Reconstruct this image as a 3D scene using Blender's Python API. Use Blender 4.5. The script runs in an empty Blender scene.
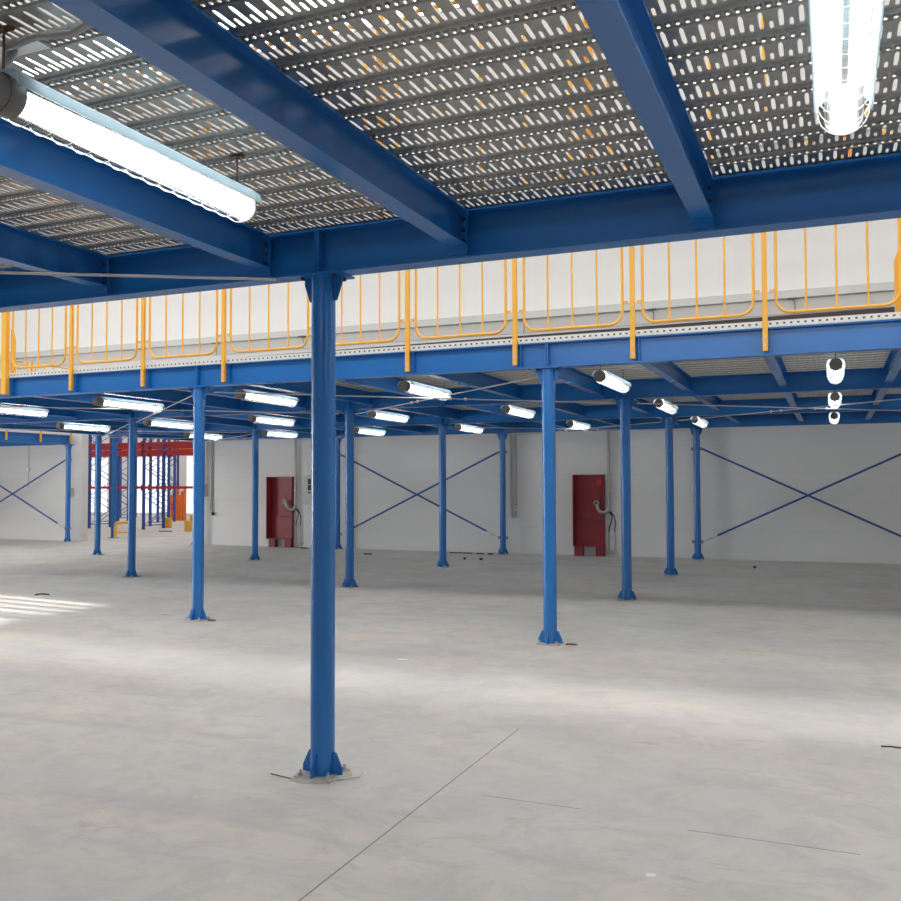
import bpy, bmesh, math, random
from mathutils import Vector, Matrix
random.seed(7)
scn = bpy.context.scene
col = scn.collection
PI = math.pi

# ------------------------------------------------------------------ layout (metres; X along the mezzanine edges, Y into the hall)
A = 4.485                       # column bay along X
ROW = [4.554, 8.343, 12.132, 15.724]   # column rows of the far mezzanine
YW = 16.024                     # face of the back wall
H0, H1 = 2.865, 3.125           # underside / top of the main beams
ZD = 3.125                      # underside of the deck
XL = -3 * A                     # left edge of the far mezzanine
XR = 2 * A                      # right end of what is built
JP = 1.24                       # joist pitch


# ------------------------------------------------------------------ materials
def new_mat(name):
    m = bpy.data.materials.new(name); m.use_nodes = True
    nt = m.node_tree; nt.nodes.clear()
    out = nt.nodes.new('ShaderNodeOutputMaterial')
    return m, nt, out


def N(nt, t, **kw):
    n = nt.nodes.new(t)
    for k, v in kw.items():
        if k in n.inputs: n.inputs[k].default_value = v
        else: setattr(n, k, v)
    return n


def paint(name, c, rough=0.4, metal=0.0, var=0.12, scale=3.0, bump=0.0, spec=0.5, coords='Object'):
    m, nt, out = new_mat(name)
    b = N(nt, 'ShaderNodeBsdfPrincipled', Roughness=rough, Metallic=metal)
    b.inputs['Specular IOR Level'].default_value = spec
    tc = N(nt, 'ShaderNodeTexCoord')
    no = N(nt, 'ShaderNodeTexNoise', Scale=scale, Detail=5.0)
    nt.links.new(tc.outputs[coords], no.inputs['Vector'])
    mx = N(nt, 'ShaderNodeMix', data_type='RGBA')
    mx.inputs[6].default_value = (*[x * (1 - var) for x in c], 1)
    mx.inputs[7].default_value = (*[min(1, x * (1 + var)) for x in c], 1)
    nt.links.new(no.outputs['Fac'], mx.inputs[0])
    nt.links.new(mx.outputs[2], b.inputs['Base Color'])
    if bump:
        bp = N(nt, 'ShaderNodeBump', Strength=bump, Distance=0.01)
        nt.links.new(no.outputs['Fac'], bp.inputs['Height']); nt.links.new(bp.outputs[0], b.inputs['Normal'])
    nt.links.new(b.outputs[0], out.inputs[0])
    return m


def emit(name, c, s):
    m, nt, out = new_mat(name)
    e = N(nt, 'ShaderNodeEmission', Strength=s); e.inputs[0].default_value = (*c, 1)
    nt.links.new(e.outputs[0], out.inputs[0])
    return m


M = {}
M['blue'] = paint('blue_paint', (0.014, 0.148, 0.45), 0.25, var=0.10, scale=2.0)
M['blue_pale'] = paint('blue_brace_paint', (0.02, 0.085, 0.31), 0.45)
M['yellow'] = paint('yellow_paint', (0.84, 0.43, 0.045), 0.42, var=0.06)
M['orange'] = paint('orange_paint', (0.85, 0.20, 0.03), 0.45)
M['red'] = paint('dark_red_paint', (0.24, 0.016, 0.024), 0.42, var=0.15)
M['rack_red'] = paint('red_rack_paint', (0.50, 0.025, 0.025), 0.45)
M['rack_blue'] = paint('rack_blue_paint', (0.03, 0.08, 0.30), 0.45)
M['white'] = paint('white_enamel', (0.82, 0.86, 0.88), 0.35, var=0.02)
M['grey_plastic'] = paint('grey_plastic', (0.16, 0.15, 0.14), 0.5, var=0.06)
M['grey_pipe'] = paint('grey_conduit', (0.42, 0.41, 0.39), 0.4, var=0.08)
M['black'] = paint('black_rubber', (0.02, 0.02, 0.022), 0.6)
M['brownblack'] = paint('dark_cable_sheath', (0.045, 0.03, 0.032), 0.6)
M['box_grey'] = paint('grey_box', (0.50, 0.51, 0.50), 0.45, var=0.03)
M['steel'] = paint('zinc_steel', (0.55, 0.55, 0.54), 0.35, metal=0.8, var=0.15, scale=20)
M['rod'] = paint('zinc_rod', (0.50, 0.49, 0.47), 0.45, metal=0.3, var=0.1, scale=8)
M['strip'] = None
M['rust'] = paint('rusty_bracket', (0.16, 0.09, 0.05), 0.7, metal=0.3, var=0.4, scale=30)
M['scrap'] = paint('pale_scrap', (0.75, 0.74, 0.72), 0.8)
M['grout'] = paint('grout_dust', (0.43, 0.405, 0.36), 0.95, var=0.25, scale=25, bump=0.5)
M['tube'] = emit('fluorescent_tube', (1.0, 0.985, 0.945), 19.0)
M['skylight_front'] = emit('skylight_front_pane', (1.0, 0.985, 0.96), 12.2)
M['skylight_mid'] = emit('skylight_middle_pane', (1.0, 0.985, 0.96), 9.6)
M['roof_milky'] = emit('milky_translucent_roof_sheet', (1.0, 0.955, 0.905), 0.74)  # glow added to the roof to brighten the deck slots and upper wall
M['skylight_hall'] = emit('skylight_hall_pane', (1.0, 0.985, 0.96), 2.4)
M['daydoor_soft'] = emit('daylit_window_band', (0.93, 0.96, 1.0), 5.5)  # unseen glowing band added behind the camera for gloss on the fascia
M['daydoor'] = emit('daylit_roller_door', (0.95, 0.97, 1.0), 22.0)  # unseen glowing panel added as daylight from the left
M['daypane'] = emit('bright_window_pane', (0.93, 0.96, 1.0), 1.5)


def galv():
    m, nt, out = new_mat('galvanized_sheet')
    b = N(nt, 'ShaderNodeBsdfPrincipled', Metallic=0.6, Roughness=0.38)
    tc = N(nt, 'ShaderNodeTexCoord')
    vo = N(nt, 'ShaderNodeTexVoronoi', Scale=38.0)
    no = N(nt, 'ShaderNodeTexNoise', Scale=1.1, Detail=4.0)
    nt.links.new(tc.outputs['Object'], vo.inputs['Vector']); nt.links.new(tc.outputs['Object'], no.inputs['Vector'])
    r = N(nt, 'ShaderNodeValToRGB')
    r.color_ramp.elements[0].color = (0.42, 0.412, 0.39, 1); r.color_ramp.elements[1].color = (0.60, 0.59, 0.56, 1)
    nt.links.new(vo.outputs['Color'], r.inputs[0])
    mx = N(nt, 'ShaderNodeMix', data_type='RGBA', blend_type='MULTIPLY'); mx.inputs[0].default_value = 0.5
    nt.links.new(r.outputs[0], mx.inputs[6]); nt.links.new(no.outputs['Fac'], mx.inputs[7])
    nt.links.new(mx.outputs[2], b.inputs['Base Color'])
    mr = N(nt, 'ShaderNodeMapRange'); mr.inputs[3].default_value = 0.28; mr.inputs[4].default_value = 0.5
    nt.links.new(vo.outputs['Color'], mr.inputs[0]); nt.links.new(mr.outputs[0], b.inputs['Roughness'])
    nt.links.new(b.outputs[0], out.inputs[0])
    return m


M['galv'] = galv()


def strip_mat():
    # galvanized edge angle with a row of dark punched holes
    m, nt, out = new_mat('punched_edge_strip')
    b = N(nt, 'ShaderNodeBsdfPrincipled', Metallic=0.2, Roughness=0.5)
    tc = N(nt, 'ShaderNodeTexCoord'); sp = N(nt, 'ShaderNodeSeparateXYZ')
    nt.links.new(tc.outputs['Object'], sp.inputs[0])

    def mth(op, a, v=None):
        n = N(nt, 'ShaderNodeMath', operation=op); nt.links.new(a, n.inputs[0])
        if v is not None: n.inputs[1].default_value = v
        return n.outputs[0]
    fx = mth('ABSOLUTE', mth('SUBTRACT', mth('FRACT', mth('DIVIDE', sp.outputs[0], 0.062)), 0.5))
    inx = mth('LESS_THAN', fx, 0.17)
    fz = mth('ABSOLUTE', mth('SUBTRACT', sp.outputs[2], 0.034))
    inz = mth('LESS_THAN', fz, 0.009)
    mu = N(nt, 'ShaderNodeMath', operation='MULTIPLY'); nt.links.new(inx, mu.inputs[0]); nt.links.new(inz, mu.inputs[1])
    mx = N(nt, 'ShaderNodeMix', data_type='RGBA')
    mx.inputs[6].default_value = (0.68, 0.68, 0.67, 1); mx.inputs[7].default_value = (0.05, 0.05, 0.06, 1)
    nt.links.new(mu.outputs[0], mx.inputs[0]); nt.links.new(mx.outputs[2], b.inputs['Base Color'])
    nt.links.new(b.outputs[0], out.inputs[0])
    return m


M['strip'] = strip_mat()


def glass_mat():
    m, nt, out = new_mat('clear_polycarbonate')
    t = N(nt, 'ShaderNodeBsdfTransparent'); t.inputs[0].default_value = (0.94, 0.97, 0.98, 1)
    g = N(nt, 'ShaderNodeBsdfGlossy', Roughness=0.08)
    f = N(nt, 'ShaderNodeFresnel', IOR=1.35)
    mx = N(nt, 'ShaderNodeMixShader')
    nt.links.new(f.outputs[0], mx.inputs[0]); nt.links.new(t.outputs[0], mx.inputs[1]); nt.links.new(g.outputs[0], mx.inputs[2])
    nt.links.new(mx.outputs[0], out.inputs[0])
    return m


M['glass'] = glass_mat()


def opal_mat():
    m, nt, out = new_mat('opal_reflector_shell')
    d = N(nt, 'ShaderNodeBsdfDiffuse'); d.inputs[0].default_value = (0.50, 0.58, 0.62, 1)
    t = N(nt, 'ShaderNodeBsdfTranslucent'); t.inputs[0].default_value = (0.80, 0.90, 0.96, 1)
    mx = N(nt, 'ShaderNodeMixShader'); mx.inputs[0].default_value = 0.5
    nt.links.new(d.outputs[0], mx.inputs[1]); nt.links.new(t.outputs[0], mx.inputs[2]); nt.links.new(mx.outputs[0], out.inputs[0])
    return m


M['reflector'] = opal_mat()


def floor_mat():
    m, nt, out = new_mat('dusty_concrete')
    b = N(nt, 'ShaderNodeBsdfPrincipled', Roughness=0.62)
    b.inputs['Specular IOR Level'].default_value = 0.35
    tc = N(nt, 'ShaderNodeTexCoord')

    def noise(scale, detail, rough=0.6, vec=None, dist=0.0):
        n = N(nt, 'ShaderNodeTexNoise', Scale=scale, Detail=detail, Roughness=rough, Distortion=dist)
        nt.links.new(vec or tc.outputs['Object'], n.inputs['Vector'])
        return n.outputs['Fac']

    def ramp(f, p0, p1):
        r = N(nt, 'ShaderNodeMapRange'); r.inputs[1].default_value = p0; r.inputs[2].default_value = p1
        nt.links.new(f, r.inputs[0]); return r.outputs[0]

    def mix(f, a, c2, mode='MIX'):
        n = N(nt, 'ShaderNodeMix', data_type='RGBA', blend_type=mode)
        nt.links.new(f, n.inputs[0])
        if isinstance(a, tuple): n.inputs[6].default_value = (*a, 1)
        else: nt.links.new(a, n.inputs[6])
        if isinstance(c2, tuple): n.inputs[7].default_value = (*c2, 1)
        else: nt.links.new(c2, n.inputs[7])
        return n.outputs[2]

    def scaled(v, f):
        n = N(nt, 'ShaderNodeMath', operation='MULTIPLY'); n.inputs[1].default_value = v; nt.links.new(f, n.inputs[0]); return n.outputs[0]
    # blue-grey slab with patches of warm dust, streaked along X
    mp = N(nt, 'ShaderNodeMapping'); mp.inputs['Scale'].default_value = (0.45, 1.3, 1.0); mp.inputs['Rotation'].default_value = (0, 0, 0.35)
    nt.links.new(tc.outputs['Object'], mp.inputs[0])
    base = mix(ramp(noise(0.5, 6), 0.35, 0.65), (0.48, 0.48, 0.47), (0.585, 0.575, 0.555))
    warm = mix(scaled(0.65, ramp(noise(0.65, 8, 0.65, mp.outputs[0], 0.6), 0.46, 0.62)), base, (0.62, 0.55, 0.47))
    blue = mix(scaled(0.9, ramp(noise(0.8, 9, 0.68, mp.outputs[0], 0.5), 0.52, 0.66)), warm, (0.42, 0.43, 0.45))
    dark = mix(scaled(0.8, ramp(noise(2.2, 12, 0.78, mp.outputs[0], 1.8), 0.56, 0.70)), blue, (0.34, 0.31, 0.27))
    pale = mix(scaled(0.6, ramp(noise(4.0, 12, 0.8), 0.58, 0.70)), dark, (0.68, 0.665, 0.64))
    fine = noise(60.0, 4)
    spk = mix(scaled(0.5, ramp(noise(22.0, 8, 0.8), 0.60, 0.72)), pale, (0.40, 0.37, 0.33))
    mot = mix(scaled(0.55, ramp(noise(3.2, 12, 0.72, None, 0.8), 0.47, 0.60)), spk, (0.43, 0.425, 0.415))
    mot2 = mix(scaled(0.35, ramp(noise(1.7, 9, 0.7, mp.outputs[0], 1.0), 0.55, 0.64)), mot, (0.64, 0.60, 0.54))
    finec = mix(scaled(0.12, fine), mot2, (0.30, 0.29, 0.27))
    nt.links.new(finec, b.inputs['Base Color'])
    rg = N(nt, 'ShaderNodeMapRange'); rg.inputs[1].default_value = 0.35; rg.inputs[2].default_value = 0.7; rg.inputs[3].default_value = 0.45; rg.inputs[4].default_value = 0.8
    nt.links.new(noise(1.1, 6), rg.inputs[0]); nt.links.new(rg.outputs[0], b.inputs['Roughness'])
    bp = N(nt, 'ShaderNodeBump', Strength=0.12, Distance=0.006)
    nt.links.new(noise(9.0, 8, 0.7), bp.inputs['Height']); nt.links.new(bp.outputs[0], b.inputs['Normal'])
    nt.links.new(b.outputs[0], out.inputs[0])
    return m


M['floor'] = floor_mat()


def wall_mat(name, c, joints=0.0):
    m, nt, out = new_mat(name)
    b = N(nt, 'ShaderNodeBsdfPrincipled', Roughness=0.75)
    tc = N(nt, 'ShaderNodeTexCoord')
    no = N(nt, 'ShaderNodeTexNoise', Scale=0.7, Detail=6.0)
    mp = N(nt, 'ShaderNodeMapping'); mp.inputs['Scale'].default_value = (0.25, 1, 2.2)
    nt.links.new(tc.outputs['Object'], mp.inputs[0]); nt.links.new(mp.outputs[0], no.inputs['Vector'])
    mx = N(nt, 'ShaderNodeMix', data_type='RGBA')
    mx.inputs[6].default_value = (*[x * 0.93 for x in c], 1); mx.inputs[7].default_value = (*[min(1, x * 1.05) for x in c], 1)
    nt.links.new(no.outputs['Fac'], mx.inputs[0])
    last = mx.outputs[2]
    if joints:
        sp = N(nt, 'ShaderNodeSeparateXYZ'); nt.links.new(tc.outputs['Object'], sp.inputs[0])
        d = N(nt, 'ShaderNodeMath', operation='DIVIDE'); d.inputs[1].default_value = joints; nt.links.new(sp.outputs[2], d.inputs[0])
        f = N(nt, 'ShaderNodeMath', operation='FRACT'); nt.links.new(d.outputs[0], f.inputs[0])
        l = N(nt, 'ShaderNodeMath', operation='LESS_THAN'); l.inputs[1].default_value = 0.03; nt.links.new(f.outputs[0], l.inputs[0])
        k = N(nt, 'ShaderNodeMath', operation='MULTIPLY'); k.inputs[1].default_value = 0.12; nt.links.new(l.outputs[0], k.inputs[0])
        m2 = N(nt, 'ShaderNodeMix', data_type='RGBA'); m2.inputs[7].default_value = (0.4, 0.4, 0.4, 1)
        nt.links.new(k.outputs[0], m2.inputs[0]); nt.links.new(last, m2.inputs[6]); last = m2.outputs[2]
    nt.links.new(last, b.inputs['Base Color'])
    nt.links.new(b.outputs[0], out.inputs[0])
    return m


M['wall'] = wall_mat('painted_concrete', (0.70, 0.695, 0.685), 0.62)
M['panel'] = wall_mat('white_wall_panel', (0.86, 0.85, 0.835))
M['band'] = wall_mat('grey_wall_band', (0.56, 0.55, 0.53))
M['trim'] = paint('grey_trim', (0.60, 0.61, 0.60), 0.5, var=0.05)
M['roof'] = paint('roof_sheet', (0.88, 0.87, 0.84), 0.6, var=0.04)


# ------------------------------------------------------------------ mesh builder
class MB:
    def __init__(s): s.v = []; s.f = []

    def add(s, vs, fs):
        o = len(s.v); s.v += [tuple(v) for v in vs]; s.f += [tuple(i + o for i in f) for f in fs]; return s

    def box(s, x0, x1, y0, y1, z0, z1):
        return s.add([(x, y, z) for z in (z0, z1) for y in (y0, y1) for x in (x0, x1)],
                     [(0, 2, 3, 1), (4, 5, 7, 6), (0, 1, 5, 4), (2, 6, 7, 3), (0, 4, 6, 2), (1, 3, 7, 5)])

    def prism(s, poly, axis, t0, t1):
        # poly: 2D outline in the two other axes (in xyz order), extruded along axis
        def P(a, b, t):
            return {'x': (t, a, b), 'y': (a, t, b), 'z': (a, b, t)}[axis]
        n = len(poly)
        vs = [P(a, b, t0) for a, b in poly] + [P(a, b, t1) for a, b in poly]
        fs = [tuple(range(n)), tuple(range(2 * n - 1, n - 1, -1))] + [(i, (i + 1) % n, n + (i + 1) % n, n + i) for i in range(n)]
        return s.add(vs, fs)

    def tube(s, pts, r, n=8, closed=False, caps=True, flat=1.0):
        pts = [Vector(p) for p in pts]; m = len(pts); rings = []
        prev = None
        for i, p in enumerate(pts):
            if closed: d = pts[(i + 1) % m] - pts[i - 1]
            else: d = pts[min(i + 1, m - 1)] - pts[max(i - 1, 0)]
            d.normalize()
            up = Vector((0, 0, 1)) if abs(d.z) < 0.95 else Vector((0, 1, 0))
            if prev is not None:
                a = prev - d * prev.dot(d)
                if a.length > 1e-4: a.normalize()
                else: a = d.cross(up).normalized()
            else: a = d.cross(up).normalized()
            prev = a; b = d.cross(a)
            rr = r[i] if isinstance(r, (list, tuple)) else r
            rings.append([p + a * rr * math.cos(2 * PI * k / n) + b * rr * flat * math.sin(2 * PI * k / n) for k in range(n)])
        vs = [v for R in rings for v in R]; fs = []
        for i in range(m if closed else m - 1):
            j = (i + 1) % m
            for k in range(n):
                fs.append((i * n + k, i * n + (k + 1) % n, j * n + (k + 1) % n, j * n + k))
        if caps and not closed:
            fs.append(tuple(range(n - 1, -1, -1))); fs.append(tuple((m - 1) * n + k for k in range(n)))
        return s.add(vs, fs)

    def mesh(s, name, mat, smooth=False):
        me = bpy.data.meshes.new(name); me.from_pydata(s.v, [], s.f)
        bm = bmesh.new(); bm.from_mesh(me); bmesh.ops.recalc_face_normals(bm, faces=bm.faces); bm.to_mesh(me); bm.free()
        me.materials.append(mat)
        if smooth:
            me.polygons.foreach_set('use_smooth', [True] * len(me.polygons))
            try: me.set_sharp_from_angle(angle=math.radians(40))
            except Exception: pass
        me.update()
        return me


def link(name, me, parent=None, loc=(0, 0, 0), rot=(0, 0, 0)):
    o = bpy.data.objects.new(name, me); col.objects.link(o)
    o.location = loc; o.rotation_euler = rot
    if parent: o.parent = parent
    return o


def part(name, mb, mat, parent, smooth=False, loc=(0, 0, 0)):
    return link(name, mb.mesh(name, M[mat], smooth), parent, loc)


def thing(name, label, cat, loc=(0, 0, 0), group=None, rz=0):
    o = bpy.data.objects.new(name, None); col.objects.link(o)
    o.empty_display_size = 0.1
    o.location = loc; o.rotation_euler = (0, 0, rz)
    return tag(o, label, cat, group)


def tag(o, label, cat, group=None, kind='thing'):
    if len(label.split()) > 16 or len(label.split()) < 4: print('LABELLEN', label)
    o['label'] = label; o['category'] = cat; o['kind'] = kind
    if group: o['group'] = group
    return o


def dup(root, loc, label, group=None, rz=None):
    r = root.copy(); col.objects.link(r); r.location = loc
    if rz is not None: r.rotation_euler = (0, 0, rz)
    r['label'] = label
    if group: r['group'] = group
    for ch in kids(root):
        c = ch.copy(); col.objects.link(c); c.parent = r
        for g in kids(ch):
            d = g.copy(); col.objects.link(d); d.parent = c
    return r


KIDS = {}


def kids(o):
    return list(o.children)


def struct(name, mb, mat, label, cat, smooth=False):
    o = link(name, mb.mesh(name, M[mat], smooth))
    return tag(o, label, cat, kind='structure')


ORD = ['first', 'second', 'third', 'fourth', 'fifth', 'sixth', 'seventh', 'eighth', 'ninth', 'tenth', 'eleventh', 'twelfth', 'thirteenth',
       'fourteenth', 'fifteenth', 'sixteenth', 'seventeenth', 'eighteenth', 'nineteenth', 'twentieth']
TENS = {2: 'twenty', 3: 'thirty', 4: 'forty', 5: 'fifty'}


def ordw(i):
    if i < 20: return ORD[i]
    t, u = divmod(i + 1, 10)
    return (TENS[t] + '-' + ORD[u - 1]) if u else {3: 'thirtieth', 4: 'fortieth', 5: 'fiftieth'}[t]


# ------------------------------------------------------------------ setting
struct('floor', MB().box(-46, 16, -22, 46, -0.3, 0), 'floor', 'dusty grey concrete floor slab of the whole hall', 'floor')
# sawn joints in the slab: shallow dark fillings flush with the surface
jm = paint('joint_filler', (0.27, 0.255, 0.235), 0.9)
M['joint'] = jm
struct('trim_1', MB().box(0.731, 0.738, -9, 1.35, -0.01, 0.0012), 'joint', 'thin dark saw-cut joint running past the front column in the floor', 'floor joint')
struct('trim_2', MB().box(0.98, 1.50, 0.027, 0.030, -0.01, 0.0012).box(2.05, 2.8, -.052, -.049, -0.01, 0.0012), 'joint', 'fine crosswise hairline joint in the floor right of the front column', 'floor joint')

OX0, OX1, OZ = -17.87, -13.62, 4.4
wb = MB().box(-24.75, OX0, YW, YW + 0.25, 0, 5.6).box(OX1, 14, YW, YW + 0.25, 0, 5.6).box(OX0, OX1, YW, YW + 0.25, OZ, 5.6)
struct('wall_back', wb, 'wall', 'white painted concrete back wall with an opening to the racks', 'wall')
struct('wall_upper', MB().box(-24.75, 14, YW - 0.03, YW + 0.25, 5.6, 9.0), 'panel', 'bright white cladding panels of the back wall above the ledge', 'wall')
struct('trim_3', MB().box(-24.5, 14, YW - 0.10, YW - 0.03, 5.60, 5.77), 'trim', 'grey metal ledge running along the back wall below the white panels', 'trim')
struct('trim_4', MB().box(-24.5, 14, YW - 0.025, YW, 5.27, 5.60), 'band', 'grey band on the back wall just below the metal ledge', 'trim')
# left wall; two openings and bars added to shape the sun patch and stripes
WX = -24.5
WY = [(4.9, 5.95), (6.12, 7.55)]; WZ = (4.3, 5.55)
wl = MB().box(WX - 0.25, WX, -22, WY[0][0], 0, 9).box(WX - 0.25, WX, WY[0][0], WY[1][1], 0, WZ[0]).box(WX - 0.25, WX, WY[0][0], WY[1][1], WZ[1], 9)
wl.box(WX - 0.25, WX, WY[0][1], WY[1][0], WZ[0], WZ[1]).box(WX - 0.25, WX, WY[1][1], YW + 0.25, 0, 9)
struct('wall_left', wl, 'wall', 'white side wall on the left with two small windows', 'wall')
wn = MB()
for i in range(5):
    y = WY[1][0] + 0.12 + i * 0.30
    wn.box(WX - 0.14, WX - 0.10, y - 0.07, y + 0.07, *WZ)
struct('window_1', wn, 'steel', 'barred side window high in the left wall', 'window')
wf = MB()
for y in (WY[0][0] + .02, WY[0][1] - .02): wf.box(WX - 0.14, WX - 0.10, y - 0.02, y + 0.02, *WZ)
struct('window_2', wf, 'steel', 'clear side window high in the left wall', 'window')
struct('door_1', MB().box(WX, WX + .04, 0, 4, .3, 3.5), 'daydoor', 'daylit translucent roller door low in the left wall', 'door')
struct('door_2', MB().box(WX, WX + .04, 11, 13.5, .3, 2.6), 'daypane', 'daylit translucent door in the left wall under the small mezzanine', 'door')  # unseen panel added to brighten the wall at far left
struct('wall_right', MB().box(14, 14.25, -22, YW + 0.25, 0, 9), 'wall', 'white side wall far to the right', 'wall')
struct('wall_front', MB().box(-24.75, 14.25, -22.25, -22, 6.2, 6.5).box(-24.75, 14.25, -22.25, -22, 8.9, 9.1), 'wall', 'wall high above the open side of the hall behind the camera', 'wall')
struct('window_12', MB().box(-8, 14, -22.2, -22.1, 6.5, 8.9), 'daydoor_soft', 'long high window band behind the camera', 'window')
# roof of the hall with skylight strips and added glowing sheets
SKY = [(-4.0, -2.5), (-.5, 6.55), (6.6, 8.1), (8.15, 15.9)]
ys = [-22] + [v for p in sorted(SKY) for v in p] + [YW + 0.25]
rf = MB()
for i in range(0, len(ys), 2): rf.box(-24.75, 14.25, ys[i], ys[i + 1], 8.98, 9.1)
struct('ceiling', rf, 'roof', 'pale roof sheeting high over the hall', 'ceiling')
for i, (y0, y1) in enumerate(SKY):
    struct('window_%d' % (i + 3), MB().box(-24.5, 14, y0, y1, 9.0, 9.05), ('skylight_front', 'roof_milky', 'skylight_mid', 'roof_milky')[i], 'long translucent skylight strip in the roof, %s from the front' % ordw(i), 'skylight')
# the rack hall behind the opening
struct('wall_far', MB().box(-46, -6, 35, 35.25, 0, 9), 'wall', 'end wall of the rack hall seen through the opening', 'wall')
struct('wall_far_left', MB().box(-46.25, -46, YW, 35.25, 0, 9), 'wall', 'left wall of the rack hall', 'wall')
struct('wall_far_right', MB().box(-6, -5.75, YW + .25, 35.25, 0, 9), 'wall', 'right wall of the rack hall', 'wall')
struct('ceiling_far', MB().box(-46, -6, YW + 0.25, 35.25, 9.0, 9.1), 'roof', 'roof over the rack hall', 'ceiling')
for i, (x0, x1) in enumerate([(-42, -39.5), (-37.5, -35), (-33.2, -30.6), (-29.4, -27.6)]):
    struct('window_%d' % (i + 8), MB().box(x0, x1, 34.95, 35.0, 0.15, 3.2), 'daypane', '%s bright tall window from the left behind the racks' % ordw(i), 'window')
struct('window_7', MB().box(-40, -10, 22, 30, 8.93, 8.98), 'skylight_hall', 'long skylight strip over the rack hall', 'skylight')

# ------------------------------------------------------------------ columns
RC = 0.0695


def column_proto(name, label, collars):
    t = thing(name, label, 'column', group='blue mezzanine columns')
    part('shaft', MB().tube([(0, 0, 0.012), (0, 0, H0 - 0.012)], RC, 32), 'blue', t, True)
    bp_ = part('base_plate', MB().box(-.115, .115, -.115, .115, 0.0, 0.014), 'grout', t)
    bo = MB().tube([(0, 0, 0), (0, 0, .018)], .014, 6).tube([(0, 0, .018), (0, 0, .034)], .007, 6)
    bm_ = bo.mesh('anchor_bolt', M['steel'])
    for sx in (-1, 1):
        for sy in (-1, 1): link('anchor_bolt', bm_, bp_, (sx * .09, sy * .09, .014))
    g = [(RC - .004, .014), (.128, .014), (.128, .05), (.088, .135), (RC - .004, .135)]
    gm = MB().prism([(a, b) for a, b in g], 'y', -.004, .004).mesh('gusset', M['blue'])
    for k in range(4): link('gusset', gm, t, (0, 0, 0), (0, 0, k * PI / 2))
    cp = part('cap_plate', MB().box(-.15, .15, -.10, .10, H0 - .012, H0), 'blue', t)
    g2 = [(RC - .004, H0 - .012), (.125, H0 - .012), (.125, H0 - .05), (.09, H0 - .15), (RC - .004, H0 - .15)]
    gm2 = MB().prism(g2, 'y', -.004, .004).mesh('top_gusset', M['blue'])
    for k in (0, 2): link('top_gusset', gm2, t, (0, 0, 0), (0, 0, k * PI / 2))
    bt = MB().tube([(0, 0, 0), (0, 0, .016)], .014, 6).mesh('cap_bolt', M['black'])
    for sx in (-1, 1):
        for sy in (-1, 1): link('cap_bolt', bt, cp, (sx * .105, sy * .055, H0 - .03))
    if collars:
        for z in (0.39, 2.41):
            c = part('brace_collar', MB().tube([(0, 0, z - .03), (0, 0, z + .03)], RC + .006, 24).box(-.12, .12, -.012, .012, z - .03, z + .03), 'blue_pale', t)
            part('clamp_bolt', MB().tube([(-.098, -.035, z), (-.098, .03, z)], .011, 6).tube([(.098, -.035, z), (.098, .03, z)], .011, 6), 'steel', c)
    return t


c0 = column_proto('steel_column', 'tall blue round steel column in the foreground under the near mezzanine edge', False)
c0.location = (.011, 0, 0)
G1 = 'blue mezzanine columns'
CL = [
    ((0, ROW[0]), 'blue round column under the far mezzanine edge, just left of the right-hand red cabinet'),
    ((-A, ROW[0]), 'blue round column under the far mezzanine edge, first left of the foreground column'),
    ((0, ROW[1]), 'blue round column just right of the right-hand red cabinet'),
    ((-A, ROW[1]), 'blue round column directly right of the foreground column, before the wall brace'),
    ((-2 * A, ROW[1]), 'blue round column crossing the opening to the racks, nearest one there'),
    ((0, ROW[2]), 'blue round column second from the wall in the right-hand row'),
    ((-A, ROW[2]), 'blue round column crossing the left wall brace near its middle'),
    ((-2 * A, ROW[2]), 'blue round column left of the left-hand red cabinet'),
    ((-3 * A, ROW[2]), 'blue round column at the left side of the opening to the racks'),
]
for (x, y), lab in CL: dup(c0, (x, y, 0), lab, G1)
cw = column_proto('steel_column', 'blue wall column with brace collars, at left end of the right-hand wall brace', True)
cw.location = (0, ROW[3], 0)
dup(cw, (-A, ROW[3], 0), 'blue wall column with brace collars, at right end of the middle wall brace', G1)
dup(cw, (-2 * A, ROW[3], 0), 'blue wall column with brace collars, half hidden just right of the foreground column', G1)
dup(c0, (-3 * A, ROW[3], 0), 'blue wall column at the right jamb of the opening to the racks', G1)
dup(cw, (-4 * A - .15, ROW[3], 0), 'blue wall column under the corner of the small left mezzanine', G1)
# a lone post with a knee brace in the rack hall
kc = thing('rack_hall_post', 'blue post with a knee brace just behind the wall opening', 'post', (-18.25, 17.75, 0))
part('shaft', MB().box(-.06, .06, -.06, .06, 0, 4.6), 'blue', kc)
part('base_plate', MB().box(-.12, .12, -.12, .12, 0, .015), 'blue', kc)
part('knee_brace', MB().tube([(.05, 0, 3.0), (.75, 0, 3.62), (.75, 0, 4.5)], .03, 6), 'blue', kc)
# small grout heap round the foreground column base
gm = MB()
n = 20
rings = []
vs = [(0, 0, .0155)]
for k in range(n):
    a = 2 * PI * k / n; r = .172 + .018 * math.sin(3 * a + 1) + random.uniform(-.012, .012)
    vs.append((r * math.cos(a), r * math.sin(a), 0.0005))
for k in range(n):
    a = 2 * PI * k / n; vs.append((.135 * math.cos(a), .135 * math.sin(a), .013))
fs = [(0, 1 + n + k, 1 + n + (k + 1) % n) for k in range(n)] + [(1 + k, 1 + (k + 1) % n, 1 + n + (k + 1) % n, 1 + n + k) for k in range(n)]
gm.add(vs, fs)
go = link('mortar_dust', gm.mesh('mortar_dust', M['grout'], True), None, (0, 0, 0))
tag(go, 'spilled mortar dust around the base of the foreground column', 'dust', kind='stuff')


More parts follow.
